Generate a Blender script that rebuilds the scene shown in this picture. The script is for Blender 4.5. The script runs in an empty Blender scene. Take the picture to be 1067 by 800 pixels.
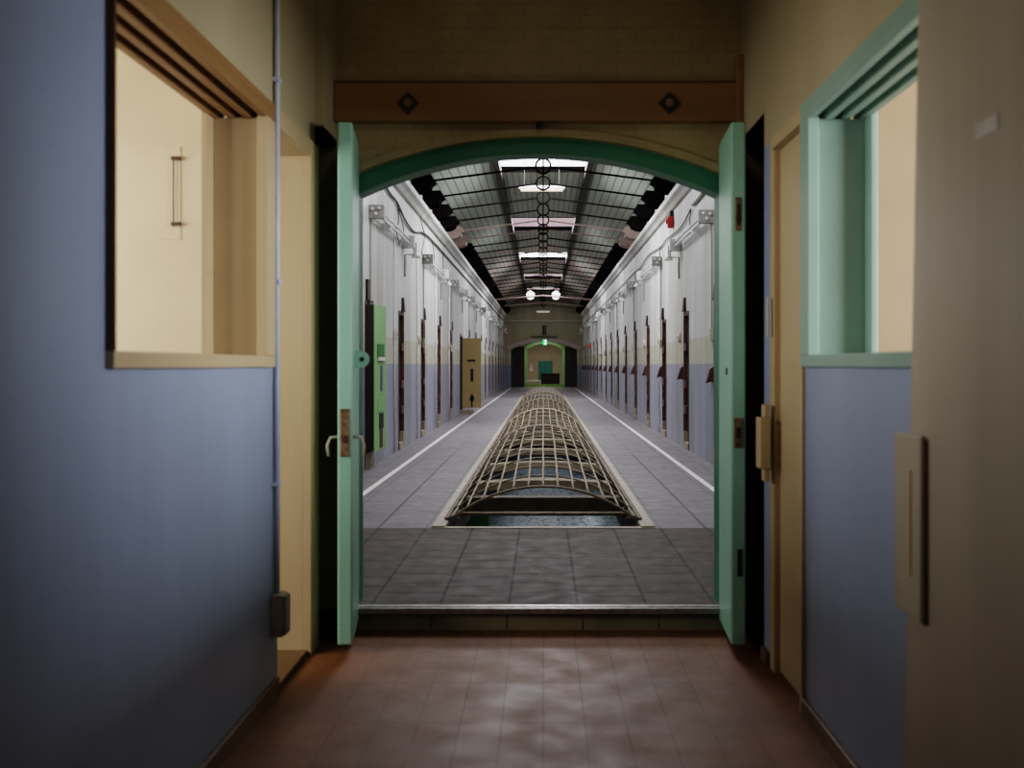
import bpy, math, random
from mathutils import Vector, Matrix
random.seed(7)
C = bpy.context.scene.collection
PI = math.pi

# ------------------------------------------------------------------ materials
def new_mat(name):
    m = bpy.data.materials.new(name); m.use_nodes = True
    nt = m.node_tree
    return m, nt, nt.nodes['Principled BSDF']

def srgb(r, g, b):
    f = lambda c: (c/255/12.92) if c/255 <= .04045 else ((c/255+.055)/1.055)**2.4
    return (f(r), f(g), f(b), 1)

def mixcol(nt, fac, a, b, typ='MIX'):
    n = nt.nodes.new('ShaderNodeMix'); n.data_type = 'RGBA'; n.blend_type = typ
    if hasattr(fac, 'links'): nt.links.new(fac, n.inputs[0])
    else: n.inputs[0].default_value = fac
    for s, i in ((a, 6), (b, 7)):
        if isinstance(s, bpy.types.NodeSocket): nt.links.new(s, n.inputs[i])
        else: n.inputs[i].default_value = s
    return n.outputs[2]

def pos(nt):
    return nt.nodes.new('ShaderNodeNewGeometry').outputs['Position']

def objco(nt):
    return nt.nodes.new('ShaderNodeTexCoord').outputs['Object']

def scaled(nt, vec, sc, rot=(0, 0, 0), loc=(0, 0, 0)):
    n = nt.nodes.new('ShaderNodeMapping')
    n.inputs['Scale'].default_value = sc; n.inputs['Rotation'].default_value = rot; n.inputs['Location'].default_value = loc
    nt.links.new(vec, n.inputs['Vector'])
    return n.outputs[0]

def noise(nt, vec, scale, detail=4, rough=.6):
    n = nt.nodes.new('ShaderNodeTexNoise')
    n.inputs['Scale'].default_value = scale; n.inputs['Detail'].default_value = detail; n.inputs['Roughness'].default_value = rough
    nt.links.new(vec, n.inputs['Vector'])
    return n.outputs['Fac']

def ramp(nt, fac, stops, interp='LINEAR'):
    n = nt.nodes.new('ShaderNodeValToRGB'); nt.links.new(fac, n.inputs[0])
    cr = n.color_ramp; cr.interpolation = interp
    while len(cr.elements) < len(stops): cr.elements.new(.5)
    for e, (p, c) in zip(cr.elements, stops):
        e.position = p; e.color = c if len(c) == 4 else (*c, 1)
    return n.outputs[0]

def bump(nt, bs, h, strength=.2, dist=.01):
    n = nt.nodes.new('ShaderNodeBump'); n.inputs['Strength'].default_value = strength; n.inputs['Distance'].default_value = dist
    nt.links.new(h, n.inputs['Height']); nt.links.new(n.outputs[0], bs.inputs['Normal'])

W1 = (1, 1, 1, 1); K0 = (0, 0, 0, 1)
def mottled(name, c, c2=None, scale=6, amt=.35, rough=.5, metal=0, stretch=(1, 1, 1), bumpy=.08, world=False):
    """painted / plain surface with a soft blotchy variation between two colours"""
    m, nt, bs = new_mat(name)
    c = srgb(*c); c2 = srgb(*c2) if c2 else tuple(x*.6 for x in c[:3])+(1,)
    v = scaled(nt, pos(nt) if world else objco(nt), stretch)
    n = noise(nt, v, scale)
    f = ramp(nt, n, [(.38, K0), (.75, (amt*2, amt*2, amt*2, 1))])
    nt.links.new(mixcol(nt, f, c, c2), bs.inputs['Base Color'])
    bs.inputs['Roughness'].default_value = rough; bs.inputs['Metallic'].default_value = metal
    if bumpy: bump(nt, bs, n, bumpy)
    return m

def chipped(name, c, under, rough=.4, scale=9, level=.68):
    """gloss paint with small chips that show the colour under it"""
    m, nt, bs = new_mat(name)
    v = objco(nt)
    n = noise(nt, v, scale, 6, .7); n2 = noise(nt, v, 2.2, 3)
    base = mixcol(nt, n2, tuple(x*.86 for x in srgb(*c)[:3])+(1,), tuple(min(1, x*1.12) for x in srgb(*c)[:3])+(1,))
    f = ramp(nt, n, [(level, K0), (level+.03, W1)])
    nt.links.new(mixcol(nt, f, base, srgb(*under)), bs.inputs['Base Color'])
    bs.inputs['Roughness'].default_value = rough
    bump(nt, bs, n, .1)
    return m

def emissive(name, c, strength):
    m, nt, bs = new_mat(name)
    bs.inputs['Base Color'].default_value = srgb(*c)
    bs.inputs['Emission Color'].default_value = srgb(*c)
    bs.inputs['Emission Strength'].default_value = strength
    return m

def banded(name, bands, dirt=.25, rough=.45, edge=.004, streak=(1, 1, .15), along=False):
    """wall paint in horizontal bands: [(top z, colour), ...] from the floor up"""
    m, nt, bs = new_mat(name)
    p = pos(nt)
    sx = nt.nodes.new('ShaderNodeSeparateXYZ'); nt.links.new(p, sx.inputs[0])
    n = noise(nt, scaled(nt, p, streak), 2.4, 5); fine = noise(nt, p, 14, 4)
    col = srgb(*bands[-1][1])
    for z, c in reversed(bands[:-1]):
        mr = nt.nodes.new('ShaderNodeMapRange'); mr.inputs[1].default_value = z-edge; mr.inputs[2].default_value = z+edge
        nt.links.new(sx.outputs[2], mr.inputs[0])
        col = mixcol(nt, mr.outputs[0], srgb(*c), col)
    f = ramp(nt, n, [(.35, (dirt, dirt, dirt, 1)), (.65, K0)])
    col = mixcol(nt, f, col, (.45, .40, .32, 1), 'MULTIPLY')
    if along:  # uneven skylight along the wall, put into the colour as warm dim bands
        n4 = noise(nt, scaled(nt, p, (.02, .33, .02)), 1.6, 2)
        col = mixcol(nt, ramp(nt, n4, [(.42, K0), (.6, (.75, .75, .75, 1))]), col, (.74, .72, .62, 1), 'MULTIPLY')
    f2 = ramp(nt, fine, [(.6, K0), (.8, (.22, .22, .22, 1))])
    col = mixcol(nt, f2, col, (.5, .46, .4, 1), 'MULTIPLY')
    nt.links.new(col, bs.inputs['Base Color'])
    bs.inputs['Roughness'].default_value = rough
    bump(nt, bs, fine, .06)
    return m

M = {}
M['hall_wall'] = banded('hall_wall', [(2.77, (144, 158, 186)), (9, (176, 164, 134))], .2, .42, .006)
M['hall_wall_right'] = banded('hall_wall_right', [(2.705, (144, 158, 186)), (9, (176, 164, 134))], .2, .42, .006)
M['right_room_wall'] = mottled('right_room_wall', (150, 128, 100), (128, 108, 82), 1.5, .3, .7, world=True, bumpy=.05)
M['room_wall'] = mottled('room_wall', (216, 198, 166), (198, 178, 146), 1.5, .3, .7, world=True, bumpy=.05)
M['partition'] = None
M['corridor_wall'] = banded('corridor_wall', [(1.515, (146, 150, 168)), (1.95, (190, 188, 172)), (9, (208, 208, 210))], .45, .5, .004, along=True)
M['end_wall'] = banded('end_wall', [(1.515, (120, 128, 150)), (9, (156, 146, 120))], .3, .6)
M['tan_wood'] = chipped('tan_wood', (184, 162, 126), (120, 70, 30), .45, 7, .7)
M['beige_panel'] = mottled('beige_panel', (178, 168, 150), (152, 142, 124), 3, .4, .4, stretch=(1, 1, .08))
M['track_wood'] = mottled('track_wood', (146, 112, 70), (112, 82, 48), 5, .4, .5, stretch=(1, .1, 1))
M['cream_door'] = mottled('cream_door', (190, 170, 132), (166, 146, 108), 3, .4, .45, stretch=(1, 1, .1))
M['teal_paint'] = chipped('teal_paint', (136, 164, 152), (130, 112, 76), .45, 8, .72)
M['mint_paint'] = chipped('mint_paint', (146, 194, 174), (70, 80, 70), .38, 11, .74)
M['arch_green'] = chipped('arch_green', (58, 124, 98), (30, 50, 40), .4, 10, .74)
M['brown_wood'] = mottled('brown_wood', (104, 66, 32), (70, 42, 20), 5, .4, .5, stretch=(.15, 1, 1))
M['lintel_wood'] = mottled('lintel_wood', (150, 110, 64), (122, 88, 50), 4, .4, .5, stretch=(.1, 1, 1))
M['baseboard'] = mottled('baseboard', (112, 82, 48), (70, 48, 26), 5, .4, .4)
M['shade_black'] = mottled('shade_black', (20, 20, 20), (12, 11, 10), 4, .4, .7)  # black colour standing in for deep shade
M['dark_iron'] = mottled('dark_iron', (40, 34, 32), (66, 44, 34), 16, .5, .55, .3)
M['truss_iron'] = mottled('truss_iron', (13, 11, 11), (22, 17, 16), 10, .5, 1.0)
M['truss_iron'].node_tree.nodes['Principled BSDF'].inputs['Specular IOR Level'].default_value = 0
M['purlin'] = mottled('purlin', (56, 47, 44), (38, 32, 30), 5, .4, .8)
M['pale_iron'] = mottled('pale_iron', (164, 142, 132), (122, 98, 88), 14, .5, .6)
M['rust'] = mottled('rust', (84, 48, 38), (26, 15, 12), 7, .5, .6, stretch=(1, 1, .7))
M['steel'] = mottled('steel', (170, 165, 160), (110, 104, 98), 20, .4, .35, .7)
M['rusty_plate'] = mottled('rusty_plate', (150, 128, 100), (92, 56, 28), 24, .5, .45, .4)
M['white_enamel'] = mottled('white_enamel', (222, 222, 224), (180, 178, 170), 8, .4, .4)
M['grey_metal'] = mottled('grey_metal', (142, 140, 136), (106, 102, 96), 10, .4, .5, .2)
M['conduit'] = mottled('conduit', (188, 194, 210), (160, 166, 180), 8, .3, .4)
M['wire'] = mottled('wire', (70, 66, 64), (40, 36, 34), 12, .4, .6)
M['pipe_cream'] = mottled('pipe_cream', (190, 184, 164), (150, 142, 120), 8, .4, .5)
M['rope'] = mottled('rope', (158, 142, 122), (108, 92, 74), 14, .5, .7)
M['curb'] = mottled('curb', (172, 158, 140), (128, 114, 98), 5, .45, .6, world=True)
M['concrete'] = mottled('concrete', (150, 138, 112), (112, 100, 78), 4, .4, .8, world=True)
M['dark_beam'] = mottled('dark_beam', (92, 80, 64), (60, 52, 40), 5, .4, .7)
M['green_door'] = chipped('green_door', (130, 172, 112), (52, 66, 34), .45, 10, .72)
M['dark_wood'] = mottled('dark_wood', (36, 24, 20), (22, 14, 12), 6, .4, .6)
M['tan_door'] = chipped('tan_door', (156, 132, 84), (80, 60, 28), .5, 10, .72)
M['dim_hole'] = mottled('dim_hole', (20, 20, 22), (12, 12, 12), 8, .3, .7)
M['slate_glass'] = mottled('slate_glass', (74, 84, 108), (60, 68, 90), 8, .3, .3)
M['deep_green'] = mottled('deep_green', (34, 104, 34), (24, 70, 24), 8, .3, .4)
M['white_line'] = mottled('white_line', (232, 228, 222), (170, 164, 158), 9, .35, .6, world=True)
M['red'] = mottled('red', (190, 34, 26), (150, 24, 20), 8, .3, .4)
M['tape'] = mottled('tape', (196, 192, 186), (160, 156, 150), 12, .3, .5)
M['teal_board'] = mottled('teal_board', (30, 122, 116), (26, 100, 96), 6, .3, .5)
M['end_room'] = mottled('end_room', (172, 160, 132), (150, 140, 114), 2, .3, .6, world=True)
M['end_green'] = chipped('end_green', (150, 190, 128), (70, 120, 60), .5, 8, .72)
M['end_arch'] = mottled('end_arch', (176, 160, 156), (150, 134, 130), 4, .3, .6)
M['lime'] = mottled('lime', (124, 158, 76), (96, 128, 58), 4, .4, .5)
M['skylight_white'] = emissive('skylight_white', (246, 246, 255), 5.0)
M['skylight_pink'] = emissive('skylight_pink', (200, 172, 182), .85)
M['globe_glow'] = emissive('globe_glow', (255, 246, 238), 4.0)
M['tube_glow'] = emissive('tube_glow', (255, 240, 214), .55)
M['exit_green'] = emissive('exit_green', (30, 220, 110), 1.6)
M['exit_white'] = emissive('exit_white', (225, 255, 240), 2.2)

def mk_partition():
    m, nt, bs = new_mat('partition_wall')
    p = scaled(nt, pos(nt), (1, 1, 1), (PI/2, 0, 0))
    b = nt.nodes.new('ShaderNodeTexBrick'); b.inputs['Scale'].default_value = 1
    b.inputs['Brick Width'].default_value = .23; b.inputs['Row Height'].default_value = .075; b.inputs['Mortar Size'].default_value = .006
    b.inputs['Color1'].default_value = srgb(176, 160, 118); b.inputs['Color2'].default_value = srgb(173, 156, 115); b.inputs['Mortar'].default_value = srgb(166, 150, 110)
    nt.links.new(p, b.inputs['Vector'])
    n = noise(nt, pos(nt), 2.2, 5)
    nt.links.new(mixcol(nt, ramp(nt, n, [(.4, K0), (.75, (.5, .5, .5, 1))]), b.outputs[0], srgb(130, 108, 70)), bs.inputs['Base Color'])
    bs.inputs['Roughness'].default_value = .6
    bump(nt, bs, b.outputs['Fac'], -.25, .004)
    return m
M['partition'] = mk_partition()

def mk_lino():
    m, nt, bs = new_mat('brown_lino')
    p = pos(nt)
    b = nt.nodes.new('ShaderNodeTexBrick'); b.offset = 0
    b.inputs['Scale'].default_value = 1; b.inputs['Brick Width'].default_value = .19; b.inputs['Row Height'].default_value = .55; b.inputs['Mortar Size'].default_value = .0035
    b.inputs['Color1'].default_value = srgb(118, 78, 50); b.inputs['Color2'].default_value = srgb(112, 73, 46); b.inputs['Mortar'].default_value = srgb(84, 56, 36)
    nt.links.new(p, b.inputs['Vector'])
    n = noise(nt, p, 2.3, 6, .65)
    col = mixcol(nt, ramp(nt, n, [(.4, K0), (.7, (.6, .6, .6, 1))]), b.outputs[0], srgb(82, 53, 33))
    nt.links.new(col, bs.inputs['Base Color'])
    r = ramp(nt, noise(nt, p, 5, 5), [(.3, (.42, .42, .42, 1)), (.7, (.62, .62, .62, 1))])
    nt.links.new(r, bs.inputs['Roughness']); bs.inputs['Specular IOR Level'].default_value = .2
    bump(nt, bs, n, .05)
    return m
M['lino'] = mk_lino()

def mk_tile(name, c1, c2, mortar, msize, bw, rh, rough=(.35, .6), shift=(0, 0, 0), spec=.25):
    m, nt, bs = new_mat(name)
    p0 = pos(nt)
    p = scaled(nt, p0, (1, 1, 1), (0, 0, PI/2), shift)
    b = nt.nodes.new('ShaderNodeTexBrick'); b.offset = .35; b.offset_frequency = 2
    b.inputs['Scale'].default_value = 1; b.inputs['Brick Width'].default_value = bw; b.inputs['Row Height'].default_value = rh; b.inputs['Mortar Size'].default_value = msize
    b.inputs['Color1'].default_value = srgb(*c1); b.inputs['Color2'].default_value = srgb(*c2); b.inputs['Mortar'].default_value = srgb(*mortar)
    w = noise(nt, p0, 3, 3)
    nt.links.new(p, b.inputs['Vector'])
    n = noise(nt, p0, 2.0, 6, .7)
    col = mixcol(nt, ramp(nt, n, [(.4, K0), (.72, (.55, .55, .55, 1))]), b.outputs[0], tuple(x*.55 for x in srgb(*c2)[:3])+(1,))
    nt.links.new(col, bs.inputs['Base Color'])
    r = ramp(nt, noise(nt, p0, 7, 5), [(.3, (rough[0],)*3+(1,)), (.7, (rough[1],)*3+(1,))])
    nt.links.new(r, bs.inputs['Roughness'])
    bs.inputs['Specular IOR Level'].default_value = spec
    bump(nt, bs, b.outputs['Fac'], -.3, .006)
    return m
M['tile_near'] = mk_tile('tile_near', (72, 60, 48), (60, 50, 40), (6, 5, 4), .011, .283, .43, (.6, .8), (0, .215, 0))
M['tile_walk'] = mk_tile('tile_walk', (116, 110, 113), (106, 101, 104), (74, 70, 72), .007, .283, .43, (.45, .65), (0, .215, 0))
M['tile_low'] = mk_tile('tile_low', (120, 132, 140), (108, 120, 128), (50, 56, 60), .012, .45, .45, (.2, .4), spec=.5)

def mk_ceiling():
    m, nt, bs = new_mat('board_ceiling')
    p = pos(nt)
    sx = nt.nodes.new('ShaderNodeSeparateXYZ'); nt.links.new(p, sx.inputs[0])
    w = nt.nodes.new('ShaderNodeTexWave'); w.wave_type = 'BANDS'; w.bands_direction = 'X'; w.inputs['Scale'].default_value = 2.1; w.inputs['Distortion'].default_value = 0
    nt.links.new(p, w.inputs['Vector'])
    line = ramp(nt, w.outputs['Fac'], [(0, (.35, .35, .35, 1)), (.16, W1)])
    base = mixcol(nt, noise(nt, scaled(nt, p, (1, .15, 1)), 1.6), srgb(176, 184, 170), srgb(140, 148, 134))
    # bare pinkish flakes where the paint has come off further down the hall
    n = noise(nt, scaled(nt, p, (1.3, .6, 1.3)), 1.7, 8, .75)
    mr = nt.nodes.new('ShaderNodeMapRange'); mr.inputs[1].default_value = 22; mr.inputs[2].default_value = 40; mr.inputs[3].default_value = -.14; mr.inputs[4].default_value = .04
    nt.links.new(sx.outputs[1], mr.inputs[0])
    ad = nt.nodes.new('ShaderNodeMath'); ad.operation = 'ADD'; nt.links.new(n, ad.inputs[0]); nt.links.new(mr.outputs[0], ad.inputs[1])
    f = ramp(nt, ad.outputs[0], [(.53, K0), (.56, W1)])
    base = mixcol(nt, f, base, srgb(196, 168, 162))
    n3 = noise(nt, scaled(nt, p, (1, .3, 1)), 2.2, 7, .75)
    base = mixcol(nt, ramp(nt, n3, [(.66, K0), (.69, (.8, .8, .8, 1))]), base, srgb(150, 120, 80))
    nt.links.new(mixcol(nt, 1.0, base, line, 'MULTIPLY'), bs.inputs['Base Color'])
    bs.inputs['Roughness'].default_value = .55
    return m
M['ceiling'] = mk_ceiling()

# ------------------------------------------------------------------ mesh helpers
class MB:
    def __init__(s): s.v = []; s.f = []
    def add(s, vs, fs):
        o = len(s.v); s.v += [tuple(v) for v in vs]; s.f += [tuple(i+o for i in f) for f in fs]; return s
    def box(s, x0, x1, y0, y1, z0, z1):
        return s.add([(x0,y0,z0),(x1,y0,z0),(x1,y1,z0),(x0,y1,z0),(x0,y0,z1),(x1,y0,z1),(x1,y1,z1),(x0,y1,z1)],
                     [(0,3,2,1),(4,5,6,7),(0,1,5,4),(1,2,6,5),(2,3,7,6),(3,0,4,7)])
    def prism(s, poly, axis, a, b):
        """poly: 2-D outline in the other two axes, extruded along axis from a to b"""
        n = len(poly)
        def P(p, t): return {'x': (t, p[0], p[1]), 'y': (p[0], t, p[1]), 'z': (p[0], p[1], t)}[axis]
        vs = [P(p, a) for p in poly]+[P(p, b) for p in poly]
        fs = [tuple(range(n))[::-1], tuple(range(n, 2*n))]+[(i, (i+1) % n, n+(i+1) % n, n+i) for i in range(n)]
        return s.add(vs, fs)
    def tube(s, pts, r, n=8, closed=False, cap=True):
        pts = [Vector(p) for p in pts]; N = len(pts); rings = []
        up = Vector((0, 0, 1)); prev = None
        for i, p in enumerate(pts):
            if closed: t = pts[(i+1) % N]-pts[i-1]
            else: t = pts[min(i+1, N-1)]-pts[max(i-1, 0)]
            t.normalize()
            if prev is None:
                a = up if abs(t.z) < .9 else Vector((1, 0, 0))
                u = t.cross(a).normalized()
            else:
                u = (prev-t*prev.dot(t)).normalized()
            prev = u; w = t.cross(u)
            rr = r[i] if isinstance(r, (list, tuple)) else r
            rings.append([p+u*rr*math.cos(2*PI*k/n)+w*rr*math.sin(2*PI*k/n) for k in range(n)])
        vs = [v for ring in rings for v in ring]; fs = []
        for i in range(N if closed else N-1):
            j = (i+1) % N
            for k in range(n): fs.append((i*n+k, i*n+(k+1) % n, j*n+(k+1) % n, j*n+k))
        if cap and not closed:
            fs.append(tuple(range(n))[::-1]); fs.append(tuple((N-1)*n+k for k in range(n)))
        return s.add(vs, fs)
    def lathe(s, prof, n=20, c=(0, 0, 0), axis='z'):
        vs = []; fs = []
        for r, h in prof:
            for k in range(n):
                a = 2*PI*k/n; u, w = r*math.cos(a), r*math.sin(a)
                p = {'z': (u, w, h), 'y': (u, h, w), 'x': (h, u, w)}[axis]
                vs.append((p[0]+c[0], p[1]+c[1], p[2]+c[2]))
        for i in range(len(prof)-1):
            for k in range(n): fs.append((i*n+k, i*n+(k+1) % n, (i+1)*n+(k+1) % n, (i+1)*n+k))
        fs.append(tuple(range(n))[::-1]); fs.append(tuple((len(prof)-1)*n+k for k in range(n)))
        return s.add(vs, fs)
    def xf(s, m):
        s.v = [tuple(m @ Vector(v)) for v in s.v]; return s
    def build(s, name, mat, parent=None, bevel=0, smooth=False, loc=None):
        me = bpy.data.meshes.new(name); me.from_pydata(s.v, [], s.f); me.update()
        import bmesh
        bm = bmesh.new(); bm.from_mesh(me); bmesh.ops.recalc_face_normals(bm, faces=bm.faces); bm.to_mesh(me); bm.free()
        o = bpy.data.objects.new(name, me); C.objects.link(o); me.materials.append(mat)
        if smooth:
            for p in me.polygons: p.use_smooth = True
        if bevel:
            b = o.modifiers.new('bevel', 'BEVEL'); b.width = bevel; b.segments = 2; b.limit_method = 'ANGLE'
        if parent: o.parent = parent
        if loc: o.location = loc
        return o

def struct(name, mb, mat, parent=None, bevel=0):
    o = mb.build(name, mat, parent, bevel)
    if not parent: o['kind'] = 'structure'
    return o
def tag(o, label, cat, group=None):
    o['label'] = label; o['category'] = cat
    if group: o['group'] = group
    return o
def thing(name, label, cat, loc=(0, 0, 0), rotz=0, group=None):
    o = bpy.data.objects.new(name, None); C.objects.link(o); o.empty_display_size = .1
    o.location = loc; o.rotation_euler = (0, 0, rotz)
    return tag(o, label, cat, group)
def dup(root, loc, label, rotz=None):
    r = root.copy(); C.objects.link(r); r.location = loc; r['label'] = label
    if rotz is not None: r.rotation_euler = (0, 0, rotz)
    for ch in list(root.children):
        c = ch.copy(); C.objects.link(c); c.parent = r
        for g in list(ch.children):
            d = g.copy(); C.objects.link(d); d.parent = c
    return r
ORD = ['first', 'second', 'third', 'fourth', 'fifth', 'sixth', 'seventh', 'eighth', 'ninth', 'tenth', 'eleventh', 'twelfth', 'thirteenth',
       'fourteenth', 'fifteenth', 'sixteenth', 'seventeenth', 'eighteenth', 'nineteenth', 'twentieth', 'twenty-first', 'twenty-second',
       'twenty-third', 'twenty-fourth', 'twenty-fifth', 'twenty-sixth', 'twenty-seventh', 'twenty-eighth', 'twenty-ninth', 'thirtieth']

def arch_pts(xc, half, z_end, z_top, n=24):
    """points of a segmental arch from left to right"""
    s = z_top-z_end; R = (half*half+s*s)/(2*s); zc = z_top-R; a = math.asin(half/R)
    return [(xc+R*math.sin(-a+2*a*i/n), zc+R*math.cos(-a+2*a*i/n)) for i in range(n+1)]

# ------------------------------------------------------------------ camera
cam_d = bpy.data.cameras.new('camera'); cam = bpy.data.objects.new('camera', cam_d); C.objects.link(cam)
cam.location = (0, 0, 1.5); cam.rotation_euler = (PI/2, 0, 0)
cam_d.sensor_width = 36; cam_d.lens = 36*1000/1067
cam_d.shift_x = -(566-533.5)/1067; cam_d.shift_y = -20/1067
cam_d.dof.use_dof = True; cam_d.dof.focus_distance = 16; cam_d.dof.aperture_fstop = 2.0
cam_d.clip_end = 200
bpy.context.scene.camera = cam

# ------------------------------------------------------------------ entrance hall (where the camera stands)
FZ = -.14                     # hall floor, one step under the long corridor
XL, XR = -1.34, 1.23          # hall wall faces
TH = .2                       # hall wall thickness
CZ = 4.1
struct('floor', MB().box(-4.7, 4.6, -1.6, 5.98, FZ-.2, FZ), M['lino'])
struct('ceiling', MB().box(-4.7, 4.6, -1.6, 6.3, CZ, CZ+.15), M['hall_wall'])
struct('wall_back', MB().box(-4.7, 4.6, -1.75, -1.6, FZ, CZ), M['hall_wall'])

def holed_wall(name, x0, x1, y0, y1, z0, z1, holes, mat):
    """wall along Y with rectangular openings (ya, yb, za, zb)"""
    ys = sorted({y0, y1, *[h[0] for h in holes], *[h[1] for h in holes]})
    mb = MB()
    for a, b in zip(ys, ys[1:]):
        m = (a+b)/2; hs = sorted((h[2], h[3]) for h in holes if h[0] < m < h[1])
        z = z0
        for ha, hb in hs:
            if ha > z: mb.box(x0, x1, a, b, z, ha)
            z = hb
        if z < z1: mb.box(x0, x1, a, b, z, z1)
    return struct(name, mb, mat)
HEAD = 2.77
holed_wall('wall_left', XL-TH, XL, -1.6, 5.63, FZ, CZ, [(2.935, 4.70, 1.488, HEAD), (4.84, 5.58, FZ, HEAD)], M['hall_wall'])
holed_wall('wall_right', XR, XR+TH, -1.6, 5.34, FZ, CZ, [(1.9, 4.49, 1.49, 2.71), (4.52, 5.17, FZ, 2.71)], M['hall_wall_right'])
# walls round added pockets, coloured black for the shade beside the leaves
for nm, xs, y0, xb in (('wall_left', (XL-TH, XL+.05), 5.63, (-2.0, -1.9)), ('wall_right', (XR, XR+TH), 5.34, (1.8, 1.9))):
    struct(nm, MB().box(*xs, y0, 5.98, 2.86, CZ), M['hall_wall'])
    struct(nm, MB().box(*xb, y0, 5.98, FZ, 2.9).box(min(xs[1] if xb[0] > 0 else xb[0], xb[0]), max(xs[0] if xb[0] < 0 else xb[1], xb[1]), y0+.001, y0+.02, FZ, 2.9).box(min(xs+xb), max(xs+xb), y0, 5.98, 2.86, 2.9), M['shade_black'])
struct('trim_1', MB().box(-1.9, XL-.0, 5.63, 5.975, FZ, FZ+.005).box(XR, 1.8, 5.34, 5.975, FZ, FZ+.005), M['shade_black'])  # floor of the pockets, same shade put into the colour

# partition wall with the segmental arch
YP0, YP1 = 5.98, 6.3
AX = -.03
outer = arch_pts(AX, 1.20, 2.665, 2.92)
inner = arch_pts(AX, 1.13, 2.57, 2.822)
pw = MB()
for (xa, za), (xb, zb) in zip(outer, outer[1:]):
    pw.prism([(xa, za), (xb, zb), (xb, 5.4), (xa, 5.4)], 'y', YP0, YP1)
pw.box(-3.2, AX-1.20, YP0, YP1, -.3, 5.4).box(AX+1.20, 3.2, YP0, YP1, -.3, 5.4)
struct('wall_front', pw, M['partition'])
fr = MB()
for i in range(24):
    fr.prism([inner[i], inner[i+1], outer[i+1], outer[i]], 'y', YP0+.04, YP0+.2)
fr.prism([(AX-1.20, 0), (AX-1.13, 0), inner[0], outer[0]], 'y', YP0+.04, YP0+.2)
fr.prism([(AX+1.13, 0), (AX+1.20, 0), outer[-1], inner[-1]], 'y', YP0+.04, YP0+.2)
struct('trim_2', fr, M['arch_green'])
rim = arch_pts(AX, 1.20, 2.715, 2.97)
cf = MB()
for i in range(24):
    cf.prism([outer[i], outer[i+1], rim[i+1], rim[i]], 'y', YP0-.012, YP0+.02)
struct('trim_3', cf, M['partition'])

# timber lintel with the two diamond plates
lt = struct('trim_4', MB().box(-1.288, 1.215, 5.90, 5.98, 3.0, 3.235), M['lintel_wood'], bevel=.006)
MB().box(1.19, 1.228, 5.88, 5.98, 2.98, 3.40).build('end_block', M['lintel_wood'], lt, .004)
for px in (-.83, .775):
    d = MB().prism([(px-.068, 3.107), (px, 3.039), (px+.068, 3.107), (px, 3.175)], 'y', 5.888, 5.90).build('diamond_plate', M['dark_iron'], lt)
    MB().lathe([(.026, 5.880), (.026, 5.889)], 14, (px, 0, 3.107), 'y').build('bolt_head', M['rusty_plate'], d)
MB().box(-.045, -.005, 5.93, 5.97, 2.965, 3.0).build('catch_block', M['dark_iron'], lt)
MB().box(-1.288, 1.215, 5.915, 5.98, 3.235, 3.25).build('top_fillet', M['brown_wood'], lt)  # thin darker wood strip along the top of the lintel

# stone step and steel nosing at the threshold
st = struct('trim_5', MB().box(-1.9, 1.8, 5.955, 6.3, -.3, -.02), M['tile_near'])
ns = struct('trim_6', MB().box(AX-1.2, AX+1.2, 5.90, 5.925, -.035, .004).box(AX-1.2, AX+1.2, 5.925, 5.955, -.035, -.004).box(AX-1.2, AX+1.2, 5.955, 5.99, -.035, .004), M['steel'], bevel=.004)
rs = MB()
for k in range(5): rs.box(-1.16+k*.47, -1.16+k*.47+.462, 5.94, 5.955, FZ, -.05)
struct('trim_7', rs, M['concrete'])

# baseboards
bbl = MB()
for a, b in ((-1.6, 4.80),): bbl.box(XL, XL+.022, a, b, FZ, -.06)
struct('baseboard_left', bbl, M['baseboard'], bevel=.004)
bbr = MB()
for a, b in ((-1.6, 4.5), (5.2, 5.34)): bbr.box(XR-.022, XR, a, b, FZ, -.06)
struct('baseboard_right', bbr, M['baseboard'], bevel=.004)

# left window: deep tan frame, grooved head, sill
def sliding_window(name, side, y0, y1, z0, z1, mat, face, near=True, sillmat=None):
    s = -1 if side == 'left' else 1           # outward direction
    X = lambda d: face+s*d                    # d: depth into the wall
    def bx(mb, d0, d1, *r): 
        a, b = sorted((X(d0), X(d1))); return mb.box(a, b, *r)
    root = MB()
    bx(root, -.03, .02, y1-.14, y1, z0+.055, z1-.085)                       # far jamb, face board
    bx(root, .02, .24, y1-.012, y1, z0+.055, z1-.085)
    w = struct(name, root, mat, bevel=.003)
    mb = MB(); bx(mb, .02, .24, y1-.10, y1-.012, z0+.055, z1-.085); mb.build('jamb_panel', mat, w, .003)
    mb = MB(); bx(mb, .24, .27, y1-.19, y1, z0+.02, z1-.05); mb.build('inner_casing', mat, w, .004)
    mb = MB(); bx(mb, -.03, .30, y0, y1, z1-.04, z1)
    for d in (-.03, .055, .135, .215): bx(mb, d, d+.035, y0, y1-.012, z1-.09, z1-.04)
    mb.build('head_track', M['track_wood'] if side == 'left' else mat, w, .003)
    mb = MB(); bx(mb, -.03, .30, y0, y1, z0, z0+.055); mb.build('sill', sillmat or mat, w, .005)
    if near:
        mb = MB(); bx(mb, -.03, .24, y0, y0+.012, z0+.055, z1-.09); mb.build('near_jamb', M['brown_wood'], w)
    return w
sliding_window('window_1', 'left', 2.935, 4.70, 1.488, HEAD, M['tan_wood'], XL)
sliding_window('window_2', 'right', 1.9, 4.49, 1.49, 2.71, M['teal_paint'], XR)

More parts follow.
